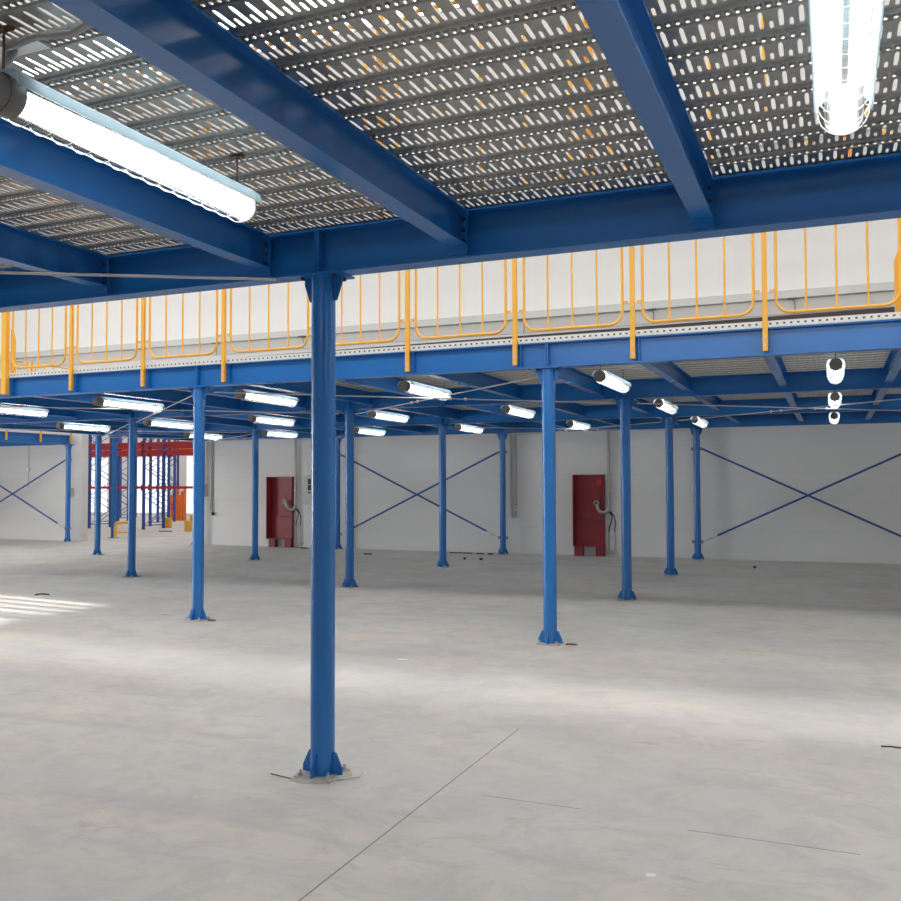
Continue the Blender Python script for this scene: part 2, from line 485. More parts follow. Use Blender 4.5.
# ------------------------------------------------------------------ beams
def ibeam(mb, axis, c, z0, z1, t0, t1, w, tw=.008, tf=.012):
    h = w / 2
    poly = [(c - h, z0), (c + h, z0), (c + h, z0 + tf), (c + tw / 2, z0 + tf), (c + tw / 2, z1 - tf), (c + h, z1 - tf), (c + h, z1), (c - h, z1),
            (c - h, z1 - tf), (c - tw / 2, z1 - tf), (c - tw / 2, z0 + tf), (c - h, z0 + tf)]
    mb.prism(poly, axis, t0, t1)
    return mb


def main_beam(x0, x1, y, label, group, stiff=(), jx=()):
    t = thing('main_beam', label, 'beam', ((x0 + x1) / 2, y, H0), group)
    L = (x1 - x0) / 2
    part('girder', ibeam(MB(), 'x', 0, 0, H1 - H0, -L + .004, L - .004, .13), 'blue', t)
    for s in (-1, 1):
        part('end_plate', MB().box(min(s * (L - .016), s * (L - .003)), max(s * (L - .016), s * (L - .003)), -.064, .064, .0125, H1 - H0 - .0125), 'blue', t)
    for sx in stiff:
        part('stiffener', MB().box(sx - (x0 + x1) / 2 - .004, sx - (x0 + x1) / 2 + .004, -.063, -.0045, .0125, H1 - H0 - .0125), 'blue', t)
    return t


FP = [-7.66, -6.50, -5.30, -4.06, -2.77, -1.59, -.337, .902, 2.155, 3.29]     # fence posts of the far mezzanine front edge
BAYN = {-3: 'bay left of the opening columns', -2: 'second bay left of the foreground column', -1: 'bay behind the foreground column', 0: 'bay of the right-hand row', 1: 'rightmost bay'}
BAY = [(-3 * A, -2 * A, 'leftmost bay'), (-2 * A, -A, 'second bay from left'), (-A, 0, 'middle bay'), (0, A, 'fourth bay'), (A, 2 * A, 'rightmost bay')]
ROWN = ['front edge', 'second row', 'third row', 'row along the wall']
for r, y in enumerate(ROW):
    for x0, x1, bn in BAY:
        st = [p + .055 for p in FP if x0 < p < x1] if r == 0 else []
        main_beam(x0, x1, y, 'blue main beam of the far mezzanine, %s, %s' % (ROWN[r], bn), 'main beams of the far mezzanine', st)
# left edge beams of the far mezzanine, and the small left mezzanine
for k in range(3):
    y0, y1 = ROW[k], ROW[k + 1]
    t = thing('edge_beam', 'blue left edge beam of the far mezzanine, %s bay from the front' % ORD[k], 'beam', (XL, (y0 + y1) / 2, H0), 'left edge beams')
    L = (y1 - y0) / 2 - .07
    part('girder', ibeam(MB(), 'y', 0, 0, H1 - H0, -L, L, .13), 'blue', t)
    for s in (-1, 1): part('end_plate', MB().box(-.064, .064, min(s * L, s * (L + .01)), max(s * L, s * (L + .01)), .0125, H1 - H0 - .0125), 'blue', t)
X3 = -4 * A - .15
t = thing('edge_beam', 'blue edge beam of the small left mezzanine above the corner column', 'beam', (X3, 12.9, H0))
part('girder', ibeam(MB(), 'y', 0, 0, H1 - H0, -2.9, 2.9, .13), 'blue', t)
t = thing('main_beam', 'blue beam of the small left mezzanine along the back wall', 'beam', (X3 - 3.2, ROW[3], H0))
part('girder', ibeam(MB(), 'x', 0, 0, H1 - H0, -3.1, 3.1, .13), 'blue', t)
# near mezzanine main beams
main_beam(-A, 0, 0, 'long blue main beam overhead, left of the foreground column', 'near mezzanine main beams')
main_beam(0, A, 0, 'long blue main beam overhead, right of the foreground column', 'near mezzanine main beams')
YN = -4.9
main_beam(-2 * A, -A, 0, 'long blue main beam overhead at the far left, beyond the photo edge', 'near mezzanine main beams')
main_beam(A, 2 * A, 0, 'long blue main beam overhead at the far right, beyond the photo edge', 'near mezzanine main beams')
main_beam(-A, 0, YN, 'blue main beam of the near mezzanine behind the camera, on the left', 'near mezzanine main beams')
main_beam(0, A, YN, 'blue main beam of the near mezzanine behind the camera, on the right', 'near mezzanine main beams')

# joists
JZ = 2.927


def joist_proto(length, label, group, bolts=False, cat='beam'):
    t = thing('cross_joist', label, cat, group=group)
    L = length / 2
    part('girder', ibeam(MB(), 'y', 0, JZ, ZD - .001, -L, L, .10, .007, .009), 'blue', t)
    for s in (-1, 1):
        e = part('end_plate', MB().box(-.055, .055, min(s * L, s * (L + .009)), max(s * L, s * (L + .009)), H0 + .014, ZD - .014), 'blue', t)
        if bolts:
            bt_ = MB().tube([(0, s * (L - .012), 0), (0, s * L, 0)], .011, 6).mesh('bolt', M['black'])
            for z in (2.95, 3.01, 3.07):
                for sx in (-.033, .033): link('bolt', bt_, e, (sx, 0, z))
    return t


JX1 = [-2.84, -1.60, -.365, .885, 2.16, 3.41]
JN1 = ['blue overhead cross joist at the far left, cut by the photo edge', 'short-looking blue cross joist at the left, outermost in view, overhead', 'blue cross joist running behind the left overhead lamp',
       'wide dark blue cross joist crossing the picture top, right of the left lamp', 'blue cross joist overhead, nearest to the right overhead lamp', 'blue cross joist overhead right of the right overhead lamp']
j0 = None
Lj = abs(YN) - .13 - .02
for x, lab in zip(JX1, JN1):
    loc = (x, YN / 2, 0)
    if j0 is None:
        j0 = joist_proto(Lj, lab, 'near mezzanine cross joists', True); j0.location = loc
    else: dup(j0, loc, lab, 'near mezzanine cross joists')
JX2 = [.90 + 1.245 * k for k in range(-11, 7)]
JX2 = [x for x in JX2 if XL + .2 < x < XR - .1]
for r in range(3):
    y0, y1 = ROW[r], ROW[r + 1]
    p = None
    for i, x in enumerate(JX2):
        k = i
        lab = 'blue far mezzanine cross joist, %s from the left, %s bay from the front' % (ORD[k], ORD[r])
        if p is None:
            p = joist_proto(y1 - y0 - .13 - .02, lab, 'far mezzanine cross joists'); p.location = (x, (y0 + y1) / 2, 0)
        else: dup(p, (x, (y0 + y1) / 2, 0), lab, 'far mezzanine cross joists')

# ------------------------------------------------------------------ perforated deck planks
PX, PY = 0.0615, 0.231


def plank_mesh(name, length, detail=True):
    bm = bmesh.new()

    def loop(pts):
        vs = [bm.verts.new((x, y, 0)) for x, y in pts]
        es = [bm.edges.new((vs[i], vs[(i + 1) % len(vs)])) for i in range(len(vs))]
        return vs, es
    flat = .160
    outer, eo = loop([(0, 0), (PX, 0), (PX, flat), (0, flat)])
    E_ = list(eo); holes = []

    def slot(cx, y0, y1, w):
        h = w / 2; t = (y1 - y0) * .22
        return [(cx, y0), (cx + h * .75, y0 + t * .35), (cx + h, y0 + t), (cx + h, y1 - t), (cx + h * .7, y1 - t * .2), (cx - h * .7, y1 - t * .2), (cx - h, y1 - t), (cx - h, y0 + t), (cx - h * .75, y0 + t * .35)]
    for pts in (slot(.0155, .016, .140, .0155), slot(.0460, .086, .142, .0125)):
        v, e = loop(pts); E_ += e; holes.append(v)
    bmesh.ops.triangle_fill(bm, use_beauty=True, use_dissolve=False, edges=E_)
    bad = [f for f in bm.faces if any(set(f.verts) <= set(h) for h in holes)]
    if bad: bmesh.ops.delete(bm, geom=bad, context='FACES_ONLY')
    # turned lips of the slots
    for h in holes:
        up = [bm.verts.new((v.co.x, v.co.y, .004)) for v in h]
        for i in range(len(h)): bm.faces.new((h[i], h[(i + 1) % len(h)], up[(i + 1) % len(h)], up[i]))
    # rib: two folds down and a raised strip with punched dimples
    prof = [(flat, 0), (flat + .004, -.009), (flat + .008, -.009), (flat + .012, -.002)]
    y2, y3 = flat + .012, PY - .012
    prof2 = [(y3, -.002), (y3 + .004, -.008), (y3 + .008, -.008), (PY, 0)]
    for pr in (prof, prof2):
        for (ya, za), (yb, zb) in zip(pr, pr[1:]):
            vs = [bm.verts.new(c) for c in ((0, ya, za), (PX, ya, za), (PX, yb, zb), (0, yb, zb))]; bm.faces.new(vs)
    es = []; hs = []

    def loopz(pts, z):
        vs = [bm.verts.new((x, y, z)) for x, y in pts]
        return vs, [bm.edges.new((vs[i], vs[(i + 1) % len(vs)])) for i in range(len(vs))]
    v, e = loopz([(0, y2), (PX, y2), (PX, y3), (0, y3)], -.002); es += e
    yc = (y2 + y3) / 2
    for cx in (PX * .25, PX * .75):
        v, e = loopz([(cx + .0118 * math.cos(a * PI / 3), yc + .0135 * math.sin(a * PI / 3)) for a in range(6)], -.002); es += e; hs.append(v)
    bmesh.ops.triangle_fill(bm, use_beauty=True, use_dissolve=False, edges=es)
    bad = [f for f in bm.faces if any(set(f.verts) <= set(h) for h in hs)]
    if bad: bmesh.ops.delete(bm, geom=bad, context='FACES_ONLY')
    for h in hs:   # domed dimple rims standing down
        c = Vector((sum(x.co.x for x in h) / 6, sum(x.co.y for x in h) / 6, 0))
        dn = [bm.verts.new((c.x + (x.co.x - c.x) * .66, c.y + (x.co.y - c.y) * .66, -.011)) for x in h]
        for i in range(6): bm.faces.new((h[i], h[(i + 1) % 6], dn[(i + 1) % 6], dn[i]))
    bm.verts.index_update()
    V = [tuple(v.co) for v in bm.verts]; F = [tuple(v.index for v in f.verts) for f in bm.faces]
    bm.free()
    n = int(round(length / PX)); m = len(V)
    VV = []; FF = []
    for k in range(n):
        dx = k * PX
        VV += [(x + dx, y, z) for x, y, z in V]
        o = k * m
        FF += [tuple(i + o for i in f) for f in F]
    me = bpy.data.meshes.new(name); me.from_pydata(VV, [], FF); me.materials.append(M['galv']); me.update()
    return me


pm1 = plank_mesh('deck_plank', 22.2)
for k in range(34):
    y = .055 - PY * (k + 1)
    o = link('deck_plank', pm1, None, (-9.1 + random.uniform(-.03, .03), y, ZD + .017))
    tag(o, 'galvanized slotted deck plank overhead, %s from the near main beam' % ordw(k), 'deck plank', 'deck planks of the near mezzanine')
pm2 = plank_mesh('deck_plank', XR - XL + .1)
k = 0
y = ROW[0] - .055
while y < YW - .25:
    o = link('deck_plank', pm2, None, (XL - .05, y, ZD + .017))
    tag(o, 'galvanized slotted deck plank of the far mezzanine, %s from its front edge' % ordw(k), 'deck plank', 'deck planks of the far mezzanine')
    y += PY; k += 1
pm3 = plank_mesh('deck_plank', 6.3)
k = 0
y = 10.0
while y < YW - .25:
    o = link('deck_plank', pm3, None, (X3 - 6.3 + .06, y, ZD + .017))
    tag(o, 'slotted deck plank of the small left mezzanine, %s from its front' % ordw(k), 'deck plank', 'deck planks of the small left mezzanine')
    y += PY; k += 1
# punched edge strip in front of the decks, and the dark cable run
o = link('edge_strip', MB().box(0, XR - XL, -.003, 0, 0, .062).box(0, XR - XL, -.003, .04, 0, .003).mesh('edge_strip', M['strip']), None, (XL, ROW[0] - .062, H1 + .001))
tag(o, 'pale punched metal edge strip on top of the far mezzanine front beam', 'edge strip')
cb = MB()
cb.add([(XL - 4.2, YW - .055, 5.00), (XL - 4.2, YW - .002, 5.00), (XL - 4.2, YW - .002, 5.115), (XL - 4.2, YW - .055, 5.115),
        (9.5, YW - .055, 5.11), (9.5, YW - .002, 5.11), (9.5, YW - .002, 5.29), (9.5, YW - .055, 5.29)],
       [(0, 1, 2, 3), (7, 6, 5, 4), (0, 4, 5, 1), (1, 5, 6, 2), (2, 6, 7, 3), (3, 7, 4, 0)])
o = link('cable_run', cb.mesh('cable_run', M['brownblack']))
tag(o, 'dark cable run along the back wall just above the far mezzanine deck', 'cable run')

# ------------------------------------------------------------------ fences
ZF0, ZF1 = 3.255, 4.36
mesh_cache = {}


def panel_parts(w):
    key = round(w, 3)
    if key in mesh_cache: return mesh_cache[key]
    r = .13; x0, x1 = -w / 2, w / 2; pts = []
    for cx, cz, a0 in ((x1 - r, ZF0 + r, -90), (x1 - r, ZF1 - r, 0), (x0 + r, ZF1 - r, 90), (x0 + r, ZF0 + r, 180)):
        for i in range(7):
            a = math.radians(a0 + 15 * i); pts.append((cx + r * math.cos(a), 0, cz + r * math.sin(a)))
    fr = MB().tube(pts, .0145, 10, closed=True).mesh('frame_tube', M['yellow'], True)
    bar = MB().tube([(0, 0, ZF0), (0, 0, ZF1)], .0105, 8).mesh('bar', M['yellow'], True)
    br = MB().box(-.022, .03, -.004, .004, -.017, .017).mesh('bracket', M['yellow'])
    bo = MB().tube([(.004, -.012, 0), (.004, -.003, 0)], .009, 6).mesh('bolt', M['steel'])
    mesh_cache[key] = (fr, bar, br, bo)
    return mesh_cache[key]


def fence_panel(cx, cy, w, label, group, rz=0, zoff=0):
    fr, bar, br, bo = panel_parts(w)
    t = thing('railing_section', label, 'railing', (cx, cy, zoff), group, rz)
    link('frame_tube', fr, t)
    for i in (1, 2, 3): link('bar', bar, t, (-w / 2 + w * i / 4, 0, 0))
    for s in (-1, 1):
        for z in (3.467, 4.15):
            b = link('bracket', br, t, (s * (w / 2 + .035), 0, z), (0, 0, 0 if s < 0 else PI))
            link('bolt', bo, b, (0, 0, 0), (0, 0, 0 if s < 0 else PI))
    return t


pp = MB().box(-.0235, .0235, -.004, .004, 2.90, 4.40).box(-.0235, -.0195, -.004, .03, 2.90, 4.40).box(.0195, .0235, -.004, .03, 2.90, 4.40).mesh('upright', M['yellow'])
bb = MB().tube([(0, -.013, 0), (0, -.003, 0)], .009, 6).mesh('bolt', M['steel'])


def fence_post(x, y, label, group, rz=0):
    t = thing('fence_post', label, 'railing post', (x, y, 0), group, rz)
    u = link('upright', pp, t)
    for z in (2.955, 3.03): link('bolt', bb, t, (0, 0, z))
    return t


YF = ROW[0] - .0955
for i, x in enumerate(FP[1:-1]):
    fence_post(x, YF, 'yellow railing post on the far mezzanine front edge, %s from the left between panels' % ORD[i], 'front railing posts')
for i in range(len(FP) - 1):
    x0, x1 = FP[i], FP[i + 1] + (.12 if i == len(FP) - 2 else 0)
    fence_panel((x0 + x1) / 2, YF + .012, x1 - x0 - .205, 'yellow tube railing panel on the far mezzanine front edge, %s from the left' % ORD[i], 'front railing panels')
# gate posts at both ends: a wide upright, a gusset and a shorter hinge post behind
for x, y, z0, s, lab in ((FP[0] - .02, YF, 2.90, 1, 'thick yellow gate post at the left end of the front railing'), (3.36, ROW[0] + .01, 3.145, -1, 'thick yellow gate post at the right end of the front railing')):
    t = thing('gate_post', lab, 'gate post', (x, y, 0), 'gate posts of the front railing')
    part('upright', MB().box(-.045, .045, -.03, .03, z0, 4.5), 'yellow', t)
    part('side_plate', MB().prism([(s * .045, 3.145), (s * .095, 3.145), (s * .095, 3.66), (s * .05, 3.80), (s * .045, 3.80)], 'y', -.02 if s < 0 else .05, .02 if s < 0 else .09), 'yellow', t)
# railing on the left edge of the far mezzanine
PY4 = [5.25 + 1.24 * i for i in range(9)]
PY4 = [y for y in PY4 if y < 15.5]
for i, y in enumerate(PY4):
    fence_post(XL - .10, y, 'yellow railing post on the far mezzanine left edge, %s from the front' % ORD[i], 'side railing posts', -PI / 2)
for i in range(len(PY4) - 1):
    fence_panel(XL - .088, (PY4[i] + PY4[i + 1]) / 2, PY4[i + 1] - PY4[i] - .205, 'yellow railing panel on the far mezzanine left edge, %s from the front' % ORD[i], 'side railing panels', -PI / 2)
# railing on the small left mezzanine
P3 = [11.1, 12.28, 13.45, 14.61, 15.72]
for i, y in enumerate(P3):
    fence_post(X3 + .10, y, 'yellow railing post on the small left mezzanine, %s from the wall' % ORD[len(P3) - 1 - i], 'left mezzanine railing posts', PI / 2)
for i in range(len(P3) - 1):
    fence_panel(X3 + .088, (P3[i] + P3[i + 1]) / 2, P3[i + 1] - P3[i] - .205, 'yellow railing panel on the small left mezzanine, %s from the wall' % ORD[len(P3) - 2 - i], 'left mezzanine railing panels', PI / 2)
# railing on the near mezzanine edge, glimpsed through the deck slots
P1 = [-3.35, -2.12, -.89, .34, 1.57, 2.80, 4.03]
for i, x in enumerate(P1):
    fence_post(x, .10, 'yellow railing post glimpsed through the overhead deck slots, %s from the left' % ORD[i], 'near railing posts', PI)
for i in range(len(P1) - 1):
    fence_panel((P1[i] + P1[i + 1]) / 2, .088, P1[i + 1] - P1[i] - .205, 'yellow railing panel glimpsed through the overhead deck slots, %s from the left' % ORD[i], 'near railing panels', PI)

# ------------------------------------------------------------------ lamps
LL = 1.24


def lamp_proto(label, group):
    t = thing('tube_lamp', label, 'lamp', group=group)
    h = LL / 2
    # shallow reflector tray over the tubes
    prof = [(-.083, .002), (-.076, .036), (-.050, .054), (.050, .054), (.076, .036), (.083, .002), (.079, .002), (.072, .034), (.049, .050), (-.049, .050), (-.072, .034), (-.079, .002)]
    part('reflector', MB().prism(prof, 'y', -h + .05, h - .02), 'reflector', t)
    for s in (-1, 1): part('tube', MB().tube([(s * .023, -h + .11, -.010), (s * .023, h - .04, -.010)], .0135, 12), 'tube', t, True)
    part('cover', MB().tube([(0, -h + .098, -.008), (0, h - .03, -.008), (0, h - .008, -.008), (0, h, -.008)], [.053, .053, .046, .03], 24, caps=False), 'glass', t, True)
    e = part('end_cap', MB().tube([(0, -h, -.008), (0, -h + .008, -.008), (0, -h + .10, -.008), (0, -h + .108, -.008)], [.048, .056, .056, .053], 24), 'grey_plastic', t, True)
    part('cap_collar', MB().tube([(0, -h + .05, -.008), (0, -h + .065, -.008)], .059, 24), 'grey_plastic', e, True)
    part('end_ring', MB().tube([(0, h - .024, -.008), (0, h - .016, -.008)], .055, 24), 'grey_pipe', t, True)
    g = MB()
    for i in range(14):
        y = -h + .14 + i * (LL - .19) / 13
        g.tube([(.074 * math.cos(a), y, .005 + .078 * math.sin(a)) for a in [math.radians(180 + 15 * k) for k in range(13)]], .0014, 5)
    for a in (180, 225, 315, 360):
        ra = math.radians(a); g.tube([(.074 * math.cos(ra), -h + .11, .005 + .078 * math.sin(ra)), (.074 * math.cos(ra), h - .02, .005 + .078 * math.sin(ra))], .0014, 5)
    part('wire_guard', g, 'white', t)
    for s in (-1, 1):
        part('hanger', MB().tube([(0, s * .55, .052), (0, s * .55, .190)], .004, 6).box(-.03, .03, s * .55 - .012, s * .55 + .012, .180, .186), 'rust', t)
    return t


ZL = 2.90
LX = [-12.0, -9.71, -7.24, -4.72, -2.23, .268, 2.77]
LY = [6.36, 10.21, 14.20]
GL = 'lit tube lamps under the far mezzanine'
lp = lamp_proto('white lit tube lamp', GL)
lp.scale = (1.136, 1.136, 1.136)
first = True
LXN = ['leftmost', 'second from the left', 'third from the left', 'fourth from the left', 'fifth from the left', 'second from the right', 'rightmost']
LYN = ['front row', 'middle row', 'back row nearest the wall']
for r, y in enumerate(LY):
    for i, x in enumerate(LX):
        if r == 0 and i == 0: continue
        lab = 'lit tube lamp under far mezzanine, %s, %s' % (LYN[r], LXN[i])
        if first: lp.location = (x, y, ZL); lp['label'] = lab; first = False
        else: dup(lp, (x, y, ZL), lab, GL)
dup(lp, (.262, -1.80, ZL + .024), 'large lit tube lamp overhead at the left, with grey end fitting and wire guard', 'large overhead tube lamps')
dup(lp, (2.772, -1.785, ZL + .04), 'large lit tube lamp overhead at the top right, seen end-on with two tubes', 'large overhead tube lamps')
# galvanized hanger arm and cable loop over the left near lamp
t = thing('lamp_bracket', 'grey bracket arm and cable above the near end of the left overhead lamp', 'bracket', (.23, -2.36, 3.095))
part('plate', MB().box(-.09, .13, -.035, .035, .0, .012), 'steel', t)
part('arm', MB().tube([(.0, 0, 0), (-.012, -.02, -.05), (.0, -.05, -.085), (.012, -.06, -.105)], .017, 10), 'grey_pipe', t, True)
cpts = [(.02 + .055 * i, -.05 + .012 * math.sin(i * 1.5), -.012 + .008 * math.sin(i * 1.1)) for i in range(8)]
part('flexible_conduit', MB().tube(cpts, .013, 8), 'grey_pipe', t, True)


# ------------------------------------------------------------------ bracing rods under the decks
ZR = 2.803


def brace_rod(p, q, label, group):
    p = Vector(p); q = Vector(q); mid = (p + q) / 2; d = (q - p); L = d.length
    t = thing('brace_rod', label, 'brace rod', tuple(mid), group, math.atan2(d.y, d.x))
    part('rod', MB().tube([(-L / 2, 0, 0), (L / 2, 0, 0)], .008, 8), 'rod', t, True)
    u = L * .06
    part('turnbuckle', MB().tube([(u, .016, 0), (u + .2, .016, 0)], .006, 6).tube([(u, -.016, 0), (u + .2, -.016, 0)], .006, 6).tube([(u - .02, 0, 0), (u + .01, 0, 0)], .02, 8).tube([(u + .19, 0, 0), (u + .22, 0, 0)], .02, 8), 'rod', t)
    return t


off = .15
for r in range(3):
    y0, y1 = ROW[r] + off * .6, ROW[r + 1] - off * .6
    for b, (x0, x1, bn) in enumerate(BAY[:4]):
        if (r, b) not in ((0, 1), (0, 2), (1, 0), (1, 3), (2, 0), (2, 2)): continue
        xa, xb = x0 + off, x1 - off
        lb = 'thin brace rod under far mezzanine, %s, %s bay deep, ' % (bn, ORD[r])
        brace_rod((xa, y0, ZR), (xb, y1, ZR), lb + 'going back right', 'brace rods of the far mezzanine')
        brace_rod((xb, y0, ZR - .018), (xa, y1, ZR - .018), lb + 'going back left', 'brace rods of the far mezzanine')
brace_rod((-.14, -.26, ZR), (-8.1, -4.85, ZR), 'thin steel brace rod running left from the top of the foreground column', 'brace rods of the near mezzanine')

# ------------------------------------------------------------------ cross braces on the wall


def wall_brace(x0, x1, n):
    y = ROW[3]
    for s, nm in ((1, 'rising to the right'), (-1, 'falling to the right')):
        xa, xb = x0 + .11, x1 - .11
        p = Vector((xa, y - .012 * s, .39 if s > 0 else 2.41)); q = Vector((xb, y - .012 * s, 2.41 if s > 0 else .39))
        lo, hi = (p, q) if s > 0 else (q, p)
        d = (hi - lo).normalized()
        t = thing('wall_brace', 'blue diagonal brace bar %s, %s' % (nm, n), 'brace', tuple(lo), 'diagonal wall braces')
        L = (hi - lo).length
        part('bar', MB().tube([d * .34, d * (L - .0)], .023, 10), 'blue_pale', t, True)
        part('turnbuckle', MB().tube([d * 0, d * .36], .009, 8).tube([d * .10, d * .22], .02, 8), 'steel', t, True)


wall_brace(0, A, 'right end of the wall')
wall_brace(-2 * A, -A, 'middle of the wall')
wall_brace(-5 * A - .15, -4 * A - .15, 'under the small left mezzanine')

# ------------------------------------------------------------------ fire cabinets on the back wall


def fire_cabinet(x0, x1, label, key):
    t = thing('fire_cabinet', label, 'fire cabinet', (x0, YW, 0), 'red fire cabinets')
    w = x1 - x0; D = .26; z1 = 1.865
    c = MB().box(0, w, -.03, -.005, .22, z1).box(0, .012, -D, -.03, .22, z1).box(w - .012, w, -D * .35, -.03, .22, z1).box(0, w, -D * .3, -.03, z1 - .012, z1).box(0, w, -D, -.03, .22, .235)
    part('carcass', c, 'red', t)
    part('shelf', MB().box(.013, w - .013, -D * .45, -.031, .80, .815), 'red', t)
    part('lower_panel', MB().box(.02, w - .02, -.06, -.031, .236, .795), 'red', t)
    for xa, xb in ((0, .20), (w - .20, w)):
        part('foot', MB().prism([(xa, 0), (xb, 0), (xb, .219), (xa, .219)], 'y', -.14, -.01), 'red', t)
    v = part('hose_coupling', MB().tube([(w - .16, -.03, 1.22), (w - .16, -.17, 1.22)], .035, 14).tube([(w - .16, -.17, 1.22), (w - .16, -.21, 1.22)], [.058, .058], 16), 'grey_pipe', t, True)
    part('coupling_bore', MB().tube([(w - .16, -.2101, 1.22), (w - .16, -.216, 1.22)], .028, 14), 'black', v)
    part('valve_wheel', MB().tube([(w - .16 + .045 * math.cos(a * PI / 8), -.13 + .045 * math.sin(a * PI / 8), 1.33) for a in range(16)], .008, 6, closed=True).tube([(w - .16, -.13, 1.25), (w - .16, -.13, 1.335)], .008, 6), 'red', t, True)
    if key:
        part('key_box', MB().box(w - .17, w - .06, -.09, -.03, 1.62, 1.76).tube([(w - .10, -.06, 1.56), (w - .06, -.06, 1.53)], .012, 6), 'rack_red', t)
    # riser pipe with its bend into the coupling
    xs = w + .10
    pt = [(xs, -.08, 2.86), (xs, -.08, 1.12)]
    for i in range(1, 7):
        a = i * PI / 12; pt.append((xs - .12 * (1 - math.cos(a)), -.08 - .02 * i / 6, 1.12 - .12 * math.sin(a)))
    pt += [(w - .04, -.11, 1.0), (w - .10, -.13, 1.02), (w - .145, -.14, 1.09), (w - .16, -.14, 1.2)]
    p = thing('riser_pipe', 'bent grey pipe beside the ' + ('right' if key else 'left') + ' red cabinet', 'pipe', (x0, YW, 0), 'grey wall pipes')
    part('pipe', MB().tube(pt, .038, 12), 'grey_pipe', p, True)
    for z in (2.3, 1.5): part('pipe_clamp', MB().tube([(xs, -.08, z - .02), (xs, -.08, z + .02)], .045, 12).box(xs - .02, xs + .02, -.05, -.002, z - .015, z + .015), 'steel', p)
    c = thing('cable_tails', 'loose black cable tails below the pipe of the ' + ('right' if key else 'left') + ' red cabinet', 'cable', (x0 + xs, YW, 0), 'loose black cable tails')
    part('cable', MB().tube([(.0, -.05, 1.02), (.07, -.05, .92), (.05, -.05, .78), (.0, -.04, .66), (-.01, -.04, .56)], .014, 8), 'black', c, True)
    part('cable', MB().tube([(.03, -.05, 1.02), (.12, -.05, .90), (.15, -.05, .74), (.12, -.04, .62), (.13, -.04, .56)], .014, 8), 'black', c, True)
    part('conduit', MB().tube([(.13, -.035, .57), (.13, -.035, .10)], .016, 8).tube([(-.01, -.035, .57), (-.01, -.035, .10)], .016, 8).box(-.05, .17, -.05, -.01, .04, .14), 'grey_pipe', c)


fire_cabinet(-2.80, -2.10, 'red open fire cabinet on feet standing at the wall, right-hand one of two', True)
fire_cabinet(-11.17, -10.47, 'red open fire cabinet on feet standing at the wall, left-hand one of two', False)

# U-shaped conduit right of the middle brace column, and the one by the opening
t = thing('wall_conduit', 'pale conduit with a curled lower end beside the wall column in mid-picture', 'conduit', (-4.36, YW, 0), 'pale wall conduits')
pts = [(0, -.05, 2.86), (.0, -.05, .93)] + [(.055 - .055 * math.cos(i * PI / 6), -.05, .93 - .06 * math.sin(i * PI / 6)) for i in range(1, 6)] + [(.11, -.05, .93), (.11, -.05, 1.02)]
part('pipe', MB().tube(pts, .03, 10), 'grey_pipe', t, True)
part('pipe', MB().tube([(.12, -.04, 2.86), (.12, -.04, 1.06)], .022, 10), 'grey_pipe', t, True)
t = thing('wall_conduit', 'pale conduit pair with a brass end beside the opening to the racks', 'conduit', (-13.2, YW, 0), 'pale wall conduits')
part('pipe', MB().tube([(.08, -.05, 2.86), (.08, -.05, .95), (.12, -.06, .89), (.17, -.09, .87)], .03, 10), 'grey_pipe', t, True)
part('pipe', MB().tube([(-.16, -.05, 2.86), (-.16, -.05, 1.72)], .022, 10), 'grey_pipe', t, True)
part('pipe_end', MB().tube([(.15, -.07, .875), (.20, -.11, .86)], .05, 12), 'rust', t, True)
t = thing('switch_box', 'grey switch box on the wall below the conduit by the opening', 'box', (-13.36, YW, 1.50))
part('housing', MB().box(-.09, .09, -.10, 0, -.17, .20), 'box_grey', t)
part('lid', MB().box(-.075, .075, -.115, -.101, -.15, .18), 'grey_pipe', t)
t = thing('switch_box', 'grey switch box on the wall beside the corner column of the small left mezzanine', 'box', (-18.28, YW, 1.45))
part('housing', MB().box(-.11, .11, -.10, 0, -.13, .13), 'box_grey', t)
part('lid', MB().box(-.09, .09, -.115, -.101, -.11, .11), 'grey_pipe', t)
# thin cable with a bulb holder on the wall under the small left mezzanine
t = thing('wall_cable', 'thin pale cable running down the wall under the small left mezzanine', 'cable', (-20.0, YW, 0))
part('cable', MB().tube([(0, -.012, 2.9), (.0, -.012, 1.6)], .008, 6), 'grey_pipe', t)
part('junction_box', MB().box(-.04, .04, -.05, -.002, 2.10, 2.20), 'white', t)
# distribution board partly behind the foreground column
t = thing('distribution_board', 'pale grey electric board on the wall just left of the foreground column', 'electric board', (-9.91, YW, 1.5))
part('housing', MB().box(-.19, .22, -.16, 0, -.36, .40), 'box_grey', t)
part('door', MB().box(-.16, .19, -.172, -.161, -.33, .37), 'box_grey', t)
for i, (z, h) in enumerate(((.24, .07), (.08, .07), (-.05, .03))): part('breaker_window', MB().box(-.02, .15, -.18, -.173, z - h, z + h), 'black' if i < 2 else 'grey_plastic', t)
part('cable_gland', MB().tube([(.08, -.08, .40), (.08, -.08, .50)], .03, 10), 'grey_pipe', t)
part('socket', MB().tube([(.12, -.12, -.36), (.12, -.12, -.46)], .05, 12), 'grey_pipe', t)
# small ledge brackets with hanging bits on the back wall
for i, x in enumerate([-15.6, -13.0, -10.2, -4.05, -.98, 2.0]):
    t = thing('ledge_bracket', 'small bracket under the grey wall ledge, %s from the left above the far deck' % ORD[i], 'bracket', (x, YW, 5.5), 'small ledge brackets')
    part('plate', MB().box(-.10, .10, -.12, -.03, .08, .10), 'grey_plastic', t)
    part('tail', MB().tube([(.02, -.07, .08), (.05, -.07, -.05), (.03, -.06, -.24)], .010, 6), 'grey_plastic', t)

# ------------------------------------------------------------------ racks behind the opening


